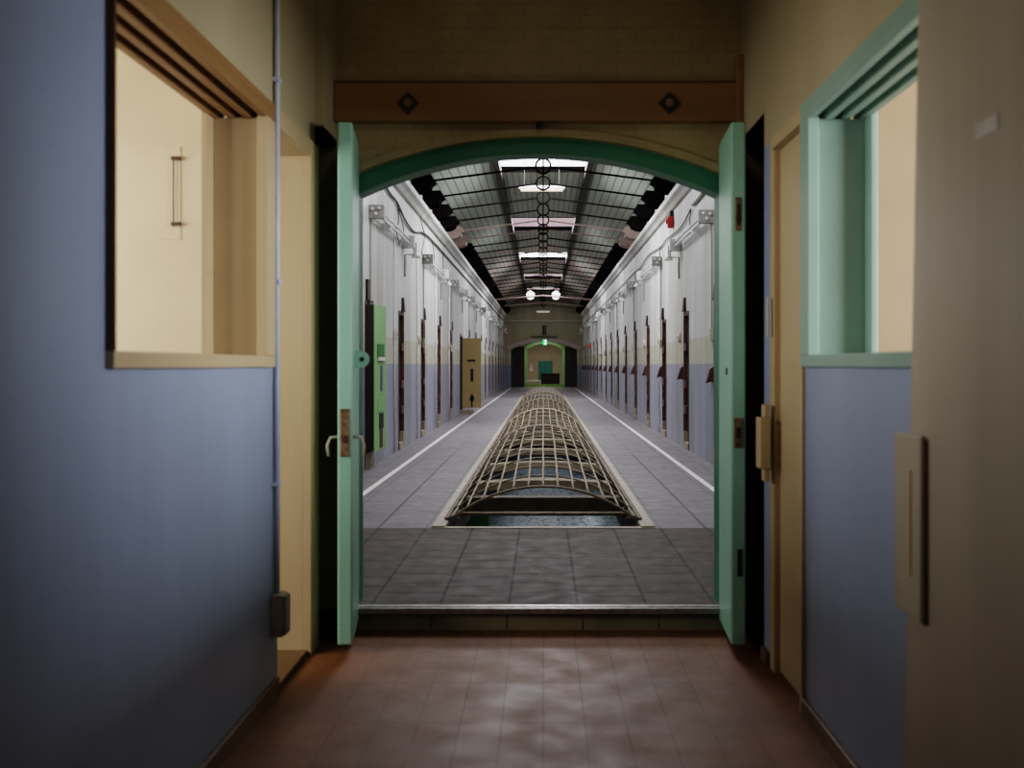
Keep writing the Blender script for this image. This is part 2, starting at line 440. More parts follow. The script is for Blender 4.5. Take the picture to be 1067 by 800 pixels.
# left doorway: casing and cream reveal
d1 = struct('door_1', MB().box(XL-.02, XL+.03, 5.42, 5.61, FZ, HEAD-.0).box(XL-.02, XL+.03, 4.80, 5.42, HEAD-.09, HEAD), M['tan_wood'], bevel=.004)
MB().box(XL-.26, XL-.02, 5.42, 5.5, FZ, HEAD-.09).build('reveal_panel', M['cream_door'], d1)
MB().box(XL-.26, XL-.02, 4.84, 5.42, HEAD-.09, HEAD-.05).build('head_panel', M['tan_wood'], d1)
MB().box(XL-.26, XL+.01, 4.84, 5.44, FZ, FZ+.03).build('threshold', M['baseboard'], d1, .006)

# right doorway: closed cream door in a brown frame, with a box lock keep
d2 = struct('door_2', MB().box(XR-.004, XR+.16, 5.10, 5.19, FZ, 2.71).box(XR-.02, XR+.16, 4.52, 5.10, 2.64, 2.71), M['tan_wood'], bevel=.004)
MB().box(XR+.03, XR+.075, 4.52, 5.10, FZ+.012, 2.64).build('leaf', M['cream_door'], d2, .003)
MB().box(XR-.018, XR+.03, 4.50, 4.54, FZ, 2.64).build('hinge_stile', M['tan_wood'], d2, .003)
MB().box(XR-.085, XR-.03, 5.06, 5.17, .95, 1.22).box(XR-.06, XR-.03, 5.08, 5.15, .88, .95).box(XR-.06, XR-.03, 5.08, 5.15, 1.22, 1.29).build('lock_keep', M['tan_wood'], d2, .006)
MB().box(XR-.034, XR-.029, 5.115, 5.145, 1.65, 1.86).build('paper_strip', M['tape'], d2)

# big sliding door leaf hanging in front of the right wall
pn = MB()
YE0, YE1 = 2.885, 3.03
pn.add([(1.13, 1.5, FZ+.02), (1.13, YE1, FZ+.02), (1.13, YE0, 2.75), (1.13, 1.5, 2.75), (1.185, 1.5, FZ+.02), (1.185, YE1, FZ+.02), (1.185, YE0, 2.75), (1.185, 1.5, 2.75)],
       [(0, 1, 2, 3), (7, 6, 5, 4), (0, 4, 5, 1), (1, 5, 6, 2), (2, 6, 7, 3), (3, 7, 4, 0)])
sd = thing('sliding_door', 'large beige sliding door leaf hanging in front of the right wall, partly covering the teal window', 'door', (1.13, 2.2, FZ))
def under(o, root):
    o.parent = root; o.matrix_parent_inverse = Matrix.Translation(-Vector(root.location)) if root.rotation_euler.z == 0 else (Matrix.Translation(root.location) @ Matrix.Rotation(root.rotation_euler.z, 4, 'Z')).inverted()
    return o
def placed(mb, root, name, mat, bevel=0, smooth=False):
    """mesh written in world coordinates, hung under an unrotated root"""
    return mb.xf(Matrix.Translation(-Vector(root.location))).build(name, mat, root, bevel, smooth)
placed(pn, sd, 'panel', M['beige_panel'], .004)
h = placed(MB().box(1.112, 1.13, 2.83, 3.045, .735, 1.29), sd, 'pull_strip', M['beige_panel'], .006)
MB().box(-.022, -.017, .70, .72, 1.0, 1.32).build('finger_groove', M['cream_door'], h)
placed(MB().box(1.118, 1.13, 2.815, 2.83, .735, 1.28), sd, 'shadow_strip', M['brown_wood'])  # dark brown strip painted in for the shadow gap beside the pull
placed(MB().box(1.127, 1.13, 2.38, 2.50, 2.085, 2.125), sd, 'tape_scrap', M['tape'])
# head rail the sliding door hangs on
#struct('trim_8', MB().box(1.12, XR, 1.0, 3.4, 2.75, 2.80), M['tan_wood'])

# conduit and junction box on the left wall
cd = thing('conduit_pipe', 'pale blue conduit running down the left wall between window and doorway', 'pipe', (XL, 4.76, 0))
MB().tube([(.02, 0, CZ), (.02, 0, .37)], .014, 10).build('tube', M['conduit'], cd, smooth=True)
for z in (.9, 1.9, 2.9, 3.7): MB().box(0, .037, -.03, .03, z, z+.02).build('saddle_clip', M['conduit'], cd)
jb = thing('junction_box', 'cream electrical box at the foot of the conduit near the left baseboard', 'electrical box', (XL, 4.76, .16))
MB().box(0, .06, -.05, .05, 0, .21).build('back_box', M['pipe_cream'], jb, .006)
MB().box(.06, .075, -.045, .045, .01, .20).build('cover_plate', M['grey_metal'], jb, .004)
# lamp bracket on the far wall of the left room
br = thing('wall_bracket', 'bare lamp bracket with two rusty clips on the cream wall seen through the left window', 'bracket', (-2.15, 5.6, 2.27))
MB().box(-.075, .035, -.006, 0, -.04, .50).build('pale_backing', M['room_wall'], br)
MB().tube([(0, -.02, .03), (0, -.02, .44)], .004, 6).build('rod', M['dark_iron'], br)
for z in (.05, .43): MB().box(-.012, .04, -.03, -.004, z-.01, z+.01).build('clip', M['rust'], br)

# side rooms
for sgn, nm in ((-1, 'left'), (1, 'right')):
    xa = XL-TH if sgn < 0 else XR+TH; xo = -4.6 if sgn < 0 else 4.5
    yb = 5.6 if sgn < 0 else 5.32
    a, b = sorted((xa, xo))
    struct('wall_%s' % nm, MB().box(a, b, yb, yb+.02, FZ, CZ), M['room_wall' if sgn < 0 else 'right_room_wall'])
    # outer wall with a wide window opening to the daylight
    w = holed_wall('wall_%s' % nm, *( (xo-.1, xo) if sgn < 0 else (xo, xo+.1)), -1.6, yb, FZ, CZ, [(1.2, 5.0, 1.5, 3.5)], M['room_wall'])

# ------------------------------------------------------------------ the two door leaves of the arch
def door_leaf(root, inner_sign):
    """origin at the hinge, bottom; leaf runs along -Y, inner face at local x=0"""
    t = .082*inner_sign; a, b = sorted((0, -t))
    lf = MB().box(a, b, -.555, 0, 0, 2.945).build('leaf', M['mint_paint'], root, .01)
    return a, b
ll = thing('door_leaf', 'mint green arch door leaf with a ring pull, folded back at the left jamb', 'door', (-1.142, 5.955, -.078), 0)
ll.rotation_euler.z = math.atan2(.068, .555)
a, b = door_leaf(ll, 1)
m_ = (a+b)/2
lp = MB().box(m_-.026, m_+.026, -.561, -.554, 1.06, 1.33).build('latch_plate', M['rusty_plate'], ll, .003)
MB().box(m_-.012, m_+.012, -.572, -.558, 1.14, 1.18).build('latch_bolt', M['rust'], lp, .003)
rg = []
for s, x0 in ((-1, a), (1, b)):
    MB().tube([(x0, -.50, 1.17), (x0+s*.045, -.50, 1.165), (x0+s*.062, -.505, 1.12), (x0+s*.055, -.505, 1.06)], .008, 8).build('lever_handle', M['pipe_cream'], ll, smooth=True)
hp = MB().box(b, b+.03, -.36, -.345, 1.56, 1.66).lathe([(.048, -.362), (.048, -.343)], 18, (b+.035, 0, 1.61), 'y').build('hasp_tab', M['mint_paint'], ll)
MB().lathe([(.014, -.366), (.014, -.36)], 12, (b+.04, 0, 1.61), 'y').build('hasp_hole', M['dim_hole'], hp)
lr = thing('door_leaf', 'mint green arch door leaf with strike plate, folded back at the right jamb', 'door', (1.089, 5.955, -.078), 0)
lr.rotation_euler.z = math.atan2(-(1.089-1.058)*-1, .555)*-1 if False else -math.atan2(.031, .555)
a, b = door_leaf(lr, -1)
m_ = (a+b)/2
sp = MB().box(m_-.026, m_+.026, -.561, -.554, 1.11, 1.28).build('strike_plate', M['rusty_plate'], lr, .003)
MB().box(m_-.011, m_+.011, -.565, -.56, 1.165, 1.225).build('strike_hole', M['dim_hole'], sp)
MB().box(m_-.006, m_+.022, -.559, -.554, .39, .54).build('lower_keep', M['dim_hole'], lr)
k = MB().box(m_-.018, m_+.016, -.559, -.554, 2.33, 2.52).build('upper_bolt_plate', M['rusty_plate'], lr, .003)
MB().box(m_-.008, m_+.008, -.563, -.558, 2.36, 2.48).build('bolt_slot', M['dim_hole'], k)
MB().box(-.006, 0, -.40, -.36, 1.52, 1.56).build('small_stud', M['dark_iron'], lr)

# ------------------------------------------------------------------ the long corridor
WL, WR = -2.53, 2.55
Y0, YEND = 6.3, 62.6
WT = .4
ZW = 5.2
DOORS = [13.65+3.1*k for k in range(16)]
DW, DH = .68, 2.45
for nm, x0, x1 in (('wall_left', WL-WT, WL), ('wall_right', WR, WR+WT)):
    holed_wall(nm, x0, x1, Y0, YEND, -.05, ZW, [(y, y+DW, 0, DH) for y in DOORS], M['corridor_wall'])
    # black backing, its colour stands in for the dark of the cells
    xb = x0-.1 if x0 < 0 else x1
    struct(nm, MB().box(xb, xb+.1, Y0, YEND, -.05, ZW), M['shade_black'])
    s = 1 if x0 < 0 else -1
    f = WL if x0 < 0 else WR
    cor = MB()
    cor.prism([(f, 4.50), (f+s*.05, 4.53), (f+s*.09, 4.60), (f+s*.15, 4.66), (f+s*.15, 4.76), (f, 4.80)], 'y', Y0, YEND)
    struct('trim_9', cor, M['corridor_wall'])

# floor of the corridor: four slabs round the long well
WELL0, WELL1, WX = 8.82, 46.0, 1.03
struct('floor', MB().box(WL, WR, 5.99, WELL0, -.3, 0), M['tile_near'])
struct('floor', MB().box(WL, -WX, WELL0, YEND, -.3, 0), M['tile_walk'])
struct('floor', MB().box(WX, WR, WELL0, YEND, -.3, 0), M['tile_walk'])
struct('floor', MB().box(-WX, WX, WELL1, YEND, -.3, 0), M['tile_walk'])
for s in (-1, 1):
    x0, x1 = sorted((s*WX, s*(WX-.13)))
    struct('trim_10', MB().box(x0, x1, WELL0, WELL1, -.03, .02), M['curb'], bevel=.008)
    x0, x1 = sorted((s*WX, s*(WX-.11))); struct('trim_48', MB().box(x0, x1, WELL0, WELL1, -.42, -.03), M['dark_wood'])  # dark colour stands in for shade on the well's inner sides
struct('trim_11', MB().box(-WX, WX, WELL0-.02, WELL0+.05, -.42, .006), M['curb'])
for x in (-1.52, 1.49): struct('trim_47', MB().box(x-.006, x+.006, WELL0, 16, 0, .0015), M['dim_hole'])
for x, nm in ((-2.09, 'trim_12'), (2.05, 'trim_13')):
    struct(nm, MB().box(x-.035, x+.035, 8.2, YEND-.5, .0, .003), M['white_line'])

# lower storey seen through the well
LZ = -3.1
struct('floor', MB().box(-2.6, 2.6, 7, 64, LZ-.2, LZ), M['tile_low'])
lowm = banded('lower_wall', [(-1.7, (110, 118, 140)), (9, (190, 190, 188))], .3, .5)
for x0, x1 in ((-2.7, -2.53), (2.53, 2.7)):
    struct('wall_left' if x0 < 0 else 'wall_right', MB().box(x0, x1, 7, 64, LZ, -.3), lowm)
struct('wall_front', MB().box(-2.6, 2.6, 6.9, 7, LZ, -.3), lowm)
struct('wall_back', MB().box(-2.6, 2.6, 64, 64.1, LZ, -.3), lowm)
gd = thing('cell_door', 'dark green lower-storey cell door glimpsed through the near end of the floor well', 'door', (-2.53, 19.6, LZ))
MB().box(0, 1.42, 0, .12, .08, 1.62).build('leaf', M['deep_green'], gd, .01)
MB().prism([(1.12, .62), (1.34, .62), (1.34, .72), (1.23, .78), (1.12, .72)], 'y', -.012, 0).build('food_hatch', M['dim_hole'], gd)
MB().box(.84, 1.0, -.1, .02, .0, 1.62).build('door_post', M['dark_wood'], gd)

# beams across the well
yb = 10.95; k = 0
while yb < WELL1-1:
    bm_ = MB()
    if k == 0:
        bm_.box(-WX+.12, WX-.12, yb, yb+.2, -.19, -.015)
        m_ = M['dark_beam']
    else:
        n = 12; pts = [(-.91+1.82*i/n, -.02-.0*(1)) for i in range(n+1)]
        low = [(-.91+1.82*i/n, -.17+.06*math.sin(PI*i/n)) for i in range(n+1)]
        bm_.prism([(-.91, -.10)]+[(-.91+1.82*i/n, -.06+.045*math.sin(PI*i/n)) for i in range(n+1)]+[(.91, -.10)]+low[::-1], 'y', yb, yb+.28)
        m_ = M['concrete']
    struct('trim_%d' % (14+k), bm_, m_)
    yb += 1.65 if k == 0 else 2.3
    k += 1
gp = thing('guard_rail', 'thin pale pipe spanning the near end of the floor well', 'pipe', (0, 10.15, -.075))
MB().tube([(-.905, 0, 0), (.905, 0, 0)], .022, 10).build('pipe', M['rope'], gp, smooth=True)
for s in (-1, 1): MB().lathe([(.045, .885*s), (.045, .905*s)], 14, (0, 0, 0), 'x').build('flange', M['concrete'], gp)

# safety cage: barrel shaped sections of bars bent over the well
def hoop_z(x, top): 
    s = top; h_ = .92; R = (h_*h_+s*s)/(2*s)
    return top-R+math.sqrt(max(0, R*R-x*x))
SECT = [9.15, 16.3, 22.5, 28.8, 36.2, 44.6]
CL = ['nearest barrel section of the rope-coloured safety cage over the floor well'] + \
     ['%s barrel section of the safety cage, counted from the near end of the well' % o for o in ORD[1:4]] + ['farthest barrel section of the safety cage, in front of the far green archway']
for i, (ya, yb) in enumerate(zip(SECT, SECT[1:])):
    top = .34 if i == 0 else .47
    cg = thing('safety_cage', CL[i], 'safety cage', (0, ya, 0), 0, 'safety cage sections over the well')
    L = yb-ya-.13; n = max(6, round(L/(.62 if i == 0 else .74)))
    sag = .11
    def T(t): return (.34+.13*t+.07*math.sin(PI*t)) if i == 0 else .47-.13*math.sin(PI*t)
    for j in range(n+1):
        t = j/n; tp = T(t)
        pts = [(x, L*t, hoop_z(x, tp)) for x in [-.92+1.84*q/18 for q in range(19)]]
        pts[0] = (-.92, L*t, -.01); pts[-1] = (.92, L*t, -.01)
        MB().tube(pts, .014 if (i, j) == (0, 0) else .026 if j in (0, n) else .0105, 6).build('hoop', M['rope'], cg, smooth=True)
    for q in range(13):
        x = -.87+1.74*q/12
        wob = [random.uniform(-.004, .004) for _ in range(n*2+1)]
        pts = [(x+(wob[j] if 0 < j < n*2 else 0), L*j/(n*2), hoop_z(x, T(j/(n*2)))) for j in range(n*2+1)]
        MB().tube(pts, .0115, 6).build('bar', M['rope'], cg, smooth=True)
    for s in (-1, 1):
        if i < 2:
            for j in range(n+1):
                y = L*j/n
                MB().tube([(s*.93, y, .02), (s*.865, y, .05), (s*.80, y+.05, .02)], .017, 6).build('anchor', M['dark_beam'], cg)
        x0, x1 = sorted((s*.905, s*.945)); MB().box(x0, x1, .02, L-.02, -.005, .04).build('side_rail', M['dark_beam'], cg)

# ---------------- roof
XP, ZC, ZE = 1.05, 6.1, 5.12
SKY = [(10.2, 13.2, 'w'), (19.4, 22.85, 'w'), (29.9, 32.8, 'p'), (39.2, 42.0, 'w'), (48.4, 51.2, 'p'), (57.5, 60.2, 'p')]
cl = MB(); y = Y0-.4
for a, b, t in SKY:
    cl.box(-XP, XP, y, a, ZC, ZC+.05); y = b
cl.box(-XP, XP, y, YEND+.4, ZC, ZC+.05)
for s in (-1, 1):
    cl.prism([(s*XP, ZC), (s*XP, ZC+.05), (s*2.95, ZE-.15), (s*2.95, ZE-.2), (s*2.55, ZE)], 'y', Y0-.4, YEND+.4)
struct('ceiling', cl, M['ceiling'])
for k, (a, b, t) in enumerate(SKY):
    w = struct('window_%d' % (3+k), MB().box(-XP, XP, a, b, ZC+.12, ZC+.14), M['skylight_white' if t == 'w' else 'skylight_pink'])
    MB().box(-XP, XP, a, a+.05, ZC-.02, ZC+.14).box(-XP, XP, b-.05, b, ZC-.02, ZC+.14).build('frame', M['truss_iron'], w)
for s in (-1, 1):
    struct('trim_40', MB().box(s*XP-.07, s*XP+.07, Y0, YEND, ZC-.16, ZC), M['purlin'])

# tie rods with rings
def make_truss(loc, label, pale):
    m = M['pale_iron'] if pale else M['truss_iron']
    t = thing('tie_rod', label, 'roof truss', loc, 0, 'iron tie rods under the corridor roof')
    for s in (-1, 1):
        MB().tube([(s*2.35, 0, 5.04), (s*.15, 0, 5.33)], .021, 6).build('rod', m, t)
        b = MB().prism([(s*2.56, 5.14), (s*2.16, 5.16), (s*2.08, 5.03), (s*2.16, 4.98), (s*2.18, 4.90), (s*2.3, 4.84), (s*2.56, 4.80)], 'y', -.22, .22)
        b.build('eave_bracket', m, t, .01)
    MB().tube([(.145*math.cos(2*PI*k/24), 0, 5.35+.145*math.sin(2*PI*k/24)) for k in range(24)], .022, 6, True).build('ring', M['truss_iron'], t, smooth=True)
    MB().tube([(0, 0, 5.18), (0, 0, ZC+.02)], .02, 6).build('hanger', M['truss_iron'], t)
    return t
YT = [18.6+1.735*k for k in range(26)]
dark0 = pale0 = None
for k, y in enumerate(YT):
    if y > YEND-.5: break
    pale = k in (4, 5)  # sunlight on these two rods is put into their paler base colour
    lab = ('%s, %s from the near end of the roof' % ('iron tie rod coloured sunlit pink' if pale else 'black iron tie rod with centre ring', ORD[k]))
    src = pale0 if pale else dark0
    if src: dup(src, (0, y, 0), lab)
    else:
        t = make_truss((0, y, 0), lab, pale)
        if pale: pale0 = t
        else: dark0 = t
# ridge rod joining the hangers
struct('trim_41', MB().tube([(0, 17.5, 5.5), (0, YEND, 5.5)], .012, 6), M['truss_iron'])

# hanging fluorescent battens
def pendant(loc, w, label):
    t = thing('pendant_light', label, 'light', loc, 0, 'hanging fluorescent lights')
    MB().box(-w/2, w/2, -.06, .06, -.02, .05).build('housing', M['white_enamel'], t, .01)
    for s in (-1, 1): MB().tube([(-w/2+.04, s*.035, -.045), (w/2-.04, s*.035, -.045)], .02, 8).build('tube', M['tube_glow'], t, smooth=True)
    for s in (-1, 1): MB().tube([(s*w*.38, 0, .05), (s*w*.38, 0, ZC-loc[2]+.02)], .006, 5).build('hanging_wire', M['wire'], t)
pendant((-.03, 21.0, 5.36), 1.0, 'nearest cream fluorescent batten hanging on wires under the first skylight')
pendant((0, 47.0, 5.28), 1.05, 'second cream fluorescent batten, hanging above the pair of glowing globes')
pendant((0, 58.0, 4.74), .84, 'farthest fluorescent batten, hanging before the end wall below the globes')
for s, w in ((-1, 'left'), (1, 'right')):
    g = thing('globe_light', '%s of the two glowing round globe lights near the far end of the roof' % w, 'light', (s*.69-.0, 52, 5.27), 0, 'pair of globe lights')
    prof = [(.23*math.sin(PI*(i+.4)/12.8), .23*-math.cos(PI*(i+.4)/12.8)) for i in range(13)]
    MB().lathe(prof, 20).build('globe', M['globe_glow'], g, smooth=True)
    MB().tube([(0, 0, .22), (0, 0, ZC-5.25)], .015, 6).build('stem', M['truss_iron'], g)
    MB().lathe([(.07, .2), (.07, .26), (.03, .3)], 14).build('cap', M['grey_metal'], g)
# pale steel cross beams before the end wall
for k, y in enumerate((49.5, 55.0)):
    t = thing('cross_beam', ['pale pink steel tie beam just before the globe lights', 'pale pink steel tie beam between the globes and the end wall'][k], 'beam', (0, y, 4.86))
    for s in (-1, 1):
        MB().tube([(s*2.5, 0, 0), (0, 0, .2)], .05, 6).build('bar', M['pale_iron'], t)
    MB().tube([(0, 0, .2), (0, 0, ZC-4.86)], .03, 6).build('king_rod', M['truss_iron'], t)

# ---------------- cell doors
def make_door(side, loc, label):
    s = 1 if side == 'left' else -1          # towards the corridor
    t = thing('cell_door', label, 'door', loc, 0, 'closed cell doors along the %s wall' % side)
    def bx(mb, d0, d1, *r):
        a, b = sorted((s*d0, s*d1)); return mb.box(a, b, *r)
    mb = MB(); bx(mb, -.12, .006, -.34, -.28, 0, DH); bx(mb, -.12, .006, .28, .34, 0, DH); bx(mb, -.12, .006, -.28, .28, DH-.07, DH)
    mb.build('frame', M['rust'], t)
    mb = MB(); bx(mb, -.12, -.055, -.28, .28, .12, DH-.07); mb.build('leaf', M['dark_iron'], t)
    mb = MB(); bx(mb, -.2, .02, -.28, .28, 0, .12); bx(mb, -.1, .012, .2, .34, .12, .30); mb.build('step', M['concrete'], t)
    for z in (.62, 1.08, 1.75):
        mb = MB(); bx(mb, -.06, .008, .05, .28, z, z+.14); mb.build('hinge_strap', M['rust'], t)
    mb = MB(); bx(mb, 0, .05, .0, .22, DH, DH+.04)
    mb.prism([(s*.0, DH+.04), (s*.05, DH+.04), (s*.035, DH+.25), (s*.0, DH+.25)], 'y', .05, .17); mb.build('transom_bar', M['dark_iron'], t)
    if side == 'right':
        y = .42
        mb = MB(); bx(mb, 0, .05, y-.07, y+.07, 1.24, 1.44); mb.prism([(0, 1.28), (s*.10, 1.26), (s*.11, 1.22), (s*.05, 1.44), (0, 1.48)], 'y', y-.05, y+.05)
        mb.build('lock_bolt', M['rust'], t, .004)
    return t
def ordlab(k, side): 
    return 'closed rusty brown iron cell door, %s along the %s corridor wall from the near arch' % (ORD[k], side)
src = None
for k, y in enumerate(DOORS):
    if k in (0, 5): continue
    loc = (WL, y+DW/2, 0)
    if src: dup(src, loc, ordlab(k, 'left'))
    else: src = make_door('left', loc, ordlab(k, 'left'))
src = None
for k, y in enumerate(DOORS):
    loc = (WR, y+DW/2, 0)
    if src: dup(src, loc, ordlab(k, 'right'))
    else: src = make_door('right', loc, ordlab(k, 'right'))

# open green door (first on the left)
og = thing('open_cell_door', 'bright green cell door standing ajar, first on the left corridor wall', 'door', (WL, 14.2, 0))
ang = math.atan2(.07, .58)
def slab(mb, rot=ang, off=(.21, -.02, 0)):
    return mb.xf(Matrix.Translation(off) @ Matrix.Rotation(-rot, 4, 'Z') @ Matrix.Translation((0, 0, 0)))
# local: leaf runs along -Y from the hinge, outer face at x=0, thickness towards -x
slab(MB().box(-.012, 0, -.585, 0, .27, 2.36)).build('leaf', M['green_door'], og, .003)
slab(MB().box(-.20, -.012, -.583, 0, .275, 2.355)).build('dark_core', M['dark_wood'], og, .004)
slab(MB().box(0, .012, -.45, -.14, 1.58, 1.80)).build('peephole', M['deep_green'], og)
slab(MB().box(0, .03, -.45, -.14, 1.56, 1.61)).build('peephole_sill', M['white_enamel'], og)
slab(MB().box(0, .006, -.30, -.19, 1.12, 1.49)).build('food_slot', M['slate_glass'], og)
slab(MB().box(0, .008, -.36, -.16, .58, .80)).build('lock_hole', M['dim_hole'], og)
slab(MB().box(0, .006, -.33, -.19, .30, .58)).build('rust_stain_plate', M['rust'], og)
slab(MB().box(0, .005, -.44, -.12, .82, 1.02)).build('patch_plate', M['green_door'], og, .003)
MB().box(-.05, .012, -.60, -.52, .04, 2.42).build('frame_post', M['rust'], og)
MB().box(-.1, .02, -.56, .0, 0, .24).build('step', M['concrete'], og)
MB().box(-.02, .04, -.55, -.35, 2.45, 2.72).build('transom_bar', M['dark_iron'], og)
MB().box(-.39, -.30, -.55, .1, 0, 2.4).build('inner_face', M['dim_hole'], og)
# open tan door
ot = thing('open_cell_door', 'tan cell door standing wide open at a right angle to the left corridor wall', 'door', (WL, DOORS[5]+DW, 0))
MB().box(.0, .60, .0, .12, .165, 2.33).build('leaf', M['tan_door'], ot, .006)
MB().box(-.16, .02, -.04, .10, .12, 2.38).build('frame_post', M['dark_wood'], ot)
MB().box(.17, .42, -.012, 0, 1.60, 1.66).build('peephole', M['dim_hole'], ot)
MB().box(.27, .36, -.012, 0, .98, 1.38).build('food_slot', M['dim_hole'], ot)
lk = MB().box(.25, .38, -.015, 0, .38, .52).box(.29, .34, -.015, 0, .18, .60).build('lock_hole', M['dim_hole'], ot)
MB().box(-.1, .35, -.1, .3, 0, .10).build('step', M['concrete'], ot)

# small cream plates beside the doors
for side, X, s in (('left', WL, 1), ('right', WR, -1)):
    src = None
    for k in range(1, 12):
        if side == 'left' and k == 5: continue
        y = DOORS[k]-.42 if side == 'left' else DOORS[k]+DW+.42
        lab = 'small cream round plate on the %s corridor wall beside its %s cell door' % (side, ORD[k])
        if src: dup(src, (X, y, 2.02), lab); continue
        src = thing('wall_plate', lab, 'plate', (X, y, 2.02), 0, 'cream plates on the %s wall' % side)
        MB().lathe([(.11, 0), (.11, s*.03), (.09, s*.045)], 16, (0, 0, 0), 'x').build('disc', M['pipe_cream'], src, smooth=False)
        MB().lathe([(.03, s*.045), (.03, s*.06)], 10, (0, 0, 0), 'x').build('knob', M['pipe_cream'], src)

# ---------------- wall services: lamp units, boxes, conduits, cables
def lamp_unit(side, loc, label):
    s = 1 if side == 'left' else -1
    t = thing('wall_lamp', label, 'light', loc, 0, 'lamp units along the %s wall' % side)
    def bx(mb, d0, d1, *r):
        a, b = sorted((s*d0, s*d1)); return mb.box(a, b, *r)
    mb = MB(); bx(mb, .0, .22, -.05, .05, -.10, .10); b = mb.build('grey_box', M['grey_metal'], t, .006)
    mb = MB()
    for q, (dx, dz) in enumerate(((.06, .04), (.16, .05), (.11, -.03))): mb.lathe([(.022, -.075), (.022, -.05)], 10, (s*dx, 0, dz), 'y')
    mb.build('gland', M['white_enamel'], b)
    for z in (.06, -.02):
        MB().tube([(s*.11, .05, z), (s*.11, 3.4, z)], .018, 8).build('conduit', M['white_enamel'], t, smooth=True)
    mb = MB(); bx(mb, .0, .13, 1.2, 1.26, -.10, .02); mb.build('bracket', M['white_enamel'], t)
    mb = MB(); bx(mb, .0, .2, 3.4, 3.56, -.10, .12); mb.build('white_box', M['white_enamel'], t, .008)
    MB().tube([(s*.18, 3.48, -.10), (s*.18, 3.48, -.22), (s*.02, 3.48, -.22), (s*.02, 3.48, -.62)], .016, 6).build('drop_pipe', M['grey_metal'], t)
    mb = MB().lathe([(.03, -.13), (.05, -.16), (.09, -.22), (.085, -.23)], 16, (s*.16, 3.9, 0)); mb.build('lamp_shade', M['white_enamel'], t, smooth=True)
    MB().tube([(s*.11, 3.56, .06), (s*.16, 3.9, .05), (s*.16, 3.9, -.14)], .014, 6).build('lamp_arm', M['grey_metal'], t)
    MB().tube([(s*.03, 0, -.1), (s*.02, 0, -.3), (s*.02, 0, -1.7)], .012, 6).build('down_pipe', M['grey_metal'], t)
    mb = MB(); bx(mb, 0, .06, -.07, .07, -1.86, -1.68); mb.build('switch_box', M['pipe_cream'], t, .006)
    return t
for side, X, y0 in (('left', WL, 13.95), ('right', WR, 14.4)):
    src = None
    for k in range(8):
        lab = 'conduit lamp unit high on the %s corridor wall, %s from the near arch' % (side, ORD[k])
        loc = (X, y0+6.2*k, 3.72)
        if src: dup(src, loc, lab)
        else: src = lamp_unit(side, loc, lab)
def cable(side, pts, label, mat='wire', r=.016, hang=()):
    X = WL if side == 'left' else WR; s = 1 if side == 'left' else -1
    t = thing('cable', label, 'cable', (X, pts[0][0], pts[0][1]))
    P = [(s*.03, y-pts[0][0], z-pts[0][1]) for y, z in pts]
    MB().tube(P, r, 6).build('run', M[mat], t, smooth=True)
    for h_ in hang:
        MB().tube([(s*.03, y-pts[0][0], z-pts[0][1]) for y, z in h_], .010, 5).build('loose_end', M['wire'], t, smooth=True)
def smooth_pts(p, n=6):
    out = []
    for i in range(len(p)-1):
        p0, p1, p2, p3 = p[max(i-1, 0)], p[i], p[i+1], p[min(i+2, len(p)-1)]
        for k in range(n):
            t = k/n
            out.append(tuple(.5*((2*p1[c])+(-p0[c]+p2[c])*t+(2*p0[c]-5*p1[c]+4*p2[c]-p3[c])*t*t+(-p0[c]+3*p1[c]-3*p2[c]+p3[c])*t**3) for c in (0, 1)))
    return out+[p[-1]]
cable('left', smooth_pts([(14.6, 4.42), (15.6, 4.30), (16.4, 4.28), (17.4, 4.12), (18.6, 4.08), (20, 4.25), (22, 4.3), (26, 4.3), (32, 4.3), (44, 4.3), (60, 4.3)]),
      'sagging dark cable under the left cornice of the corridor', 'wire', .02,
      [smooth_pts([(16.4, 4.28), (16.6, 4.0), (16.3, 3.8), (16.7, 3.6)]), smooth_pts([(16.6, 4.2), (17.2, 3.9), (16.8, 3.65)]), smooth_pts([(20, 4.8), (19.6, 4.5), (20.2, 4.2), (19.8, 3.8), (20.6, 3.7), (22, 3.9), (21.6, 4.3)]), smooth_pts([(23.8, 4.3), (24.0, 4.0), (23.7, 3.75)])])
cable('right', smooth_pts([(14.5, 4.4), (15.2, 4.22), (16.2, 4.2)]), 'short cream bent pipe at the near end of the right corridor wall', 'pipe_cream', .03)
cable('right', smooth_pts([(16.4, 4.16), (17.6, 4.02), (19.5, 4.06), (20.6, 4.03), (23, 4.12), (25, 4.02), (27, 4.05), (36, 4.03), (60, 4.03)]),
      'thin dark cable under the right cornice of the corridor', 'wire', .014,
      [smooth_pts([(16.4, 4.16), (16.5, 3.95), (16.3, 3.78)]), smooth_pts([(20.6, 4.03), (20.8, 3.8), (20.5, 3.55)]), smooth_pts([(26.5, 4.0), (26.2, 3.8), (26.8, 3.6), (27.5, 3.7)])])
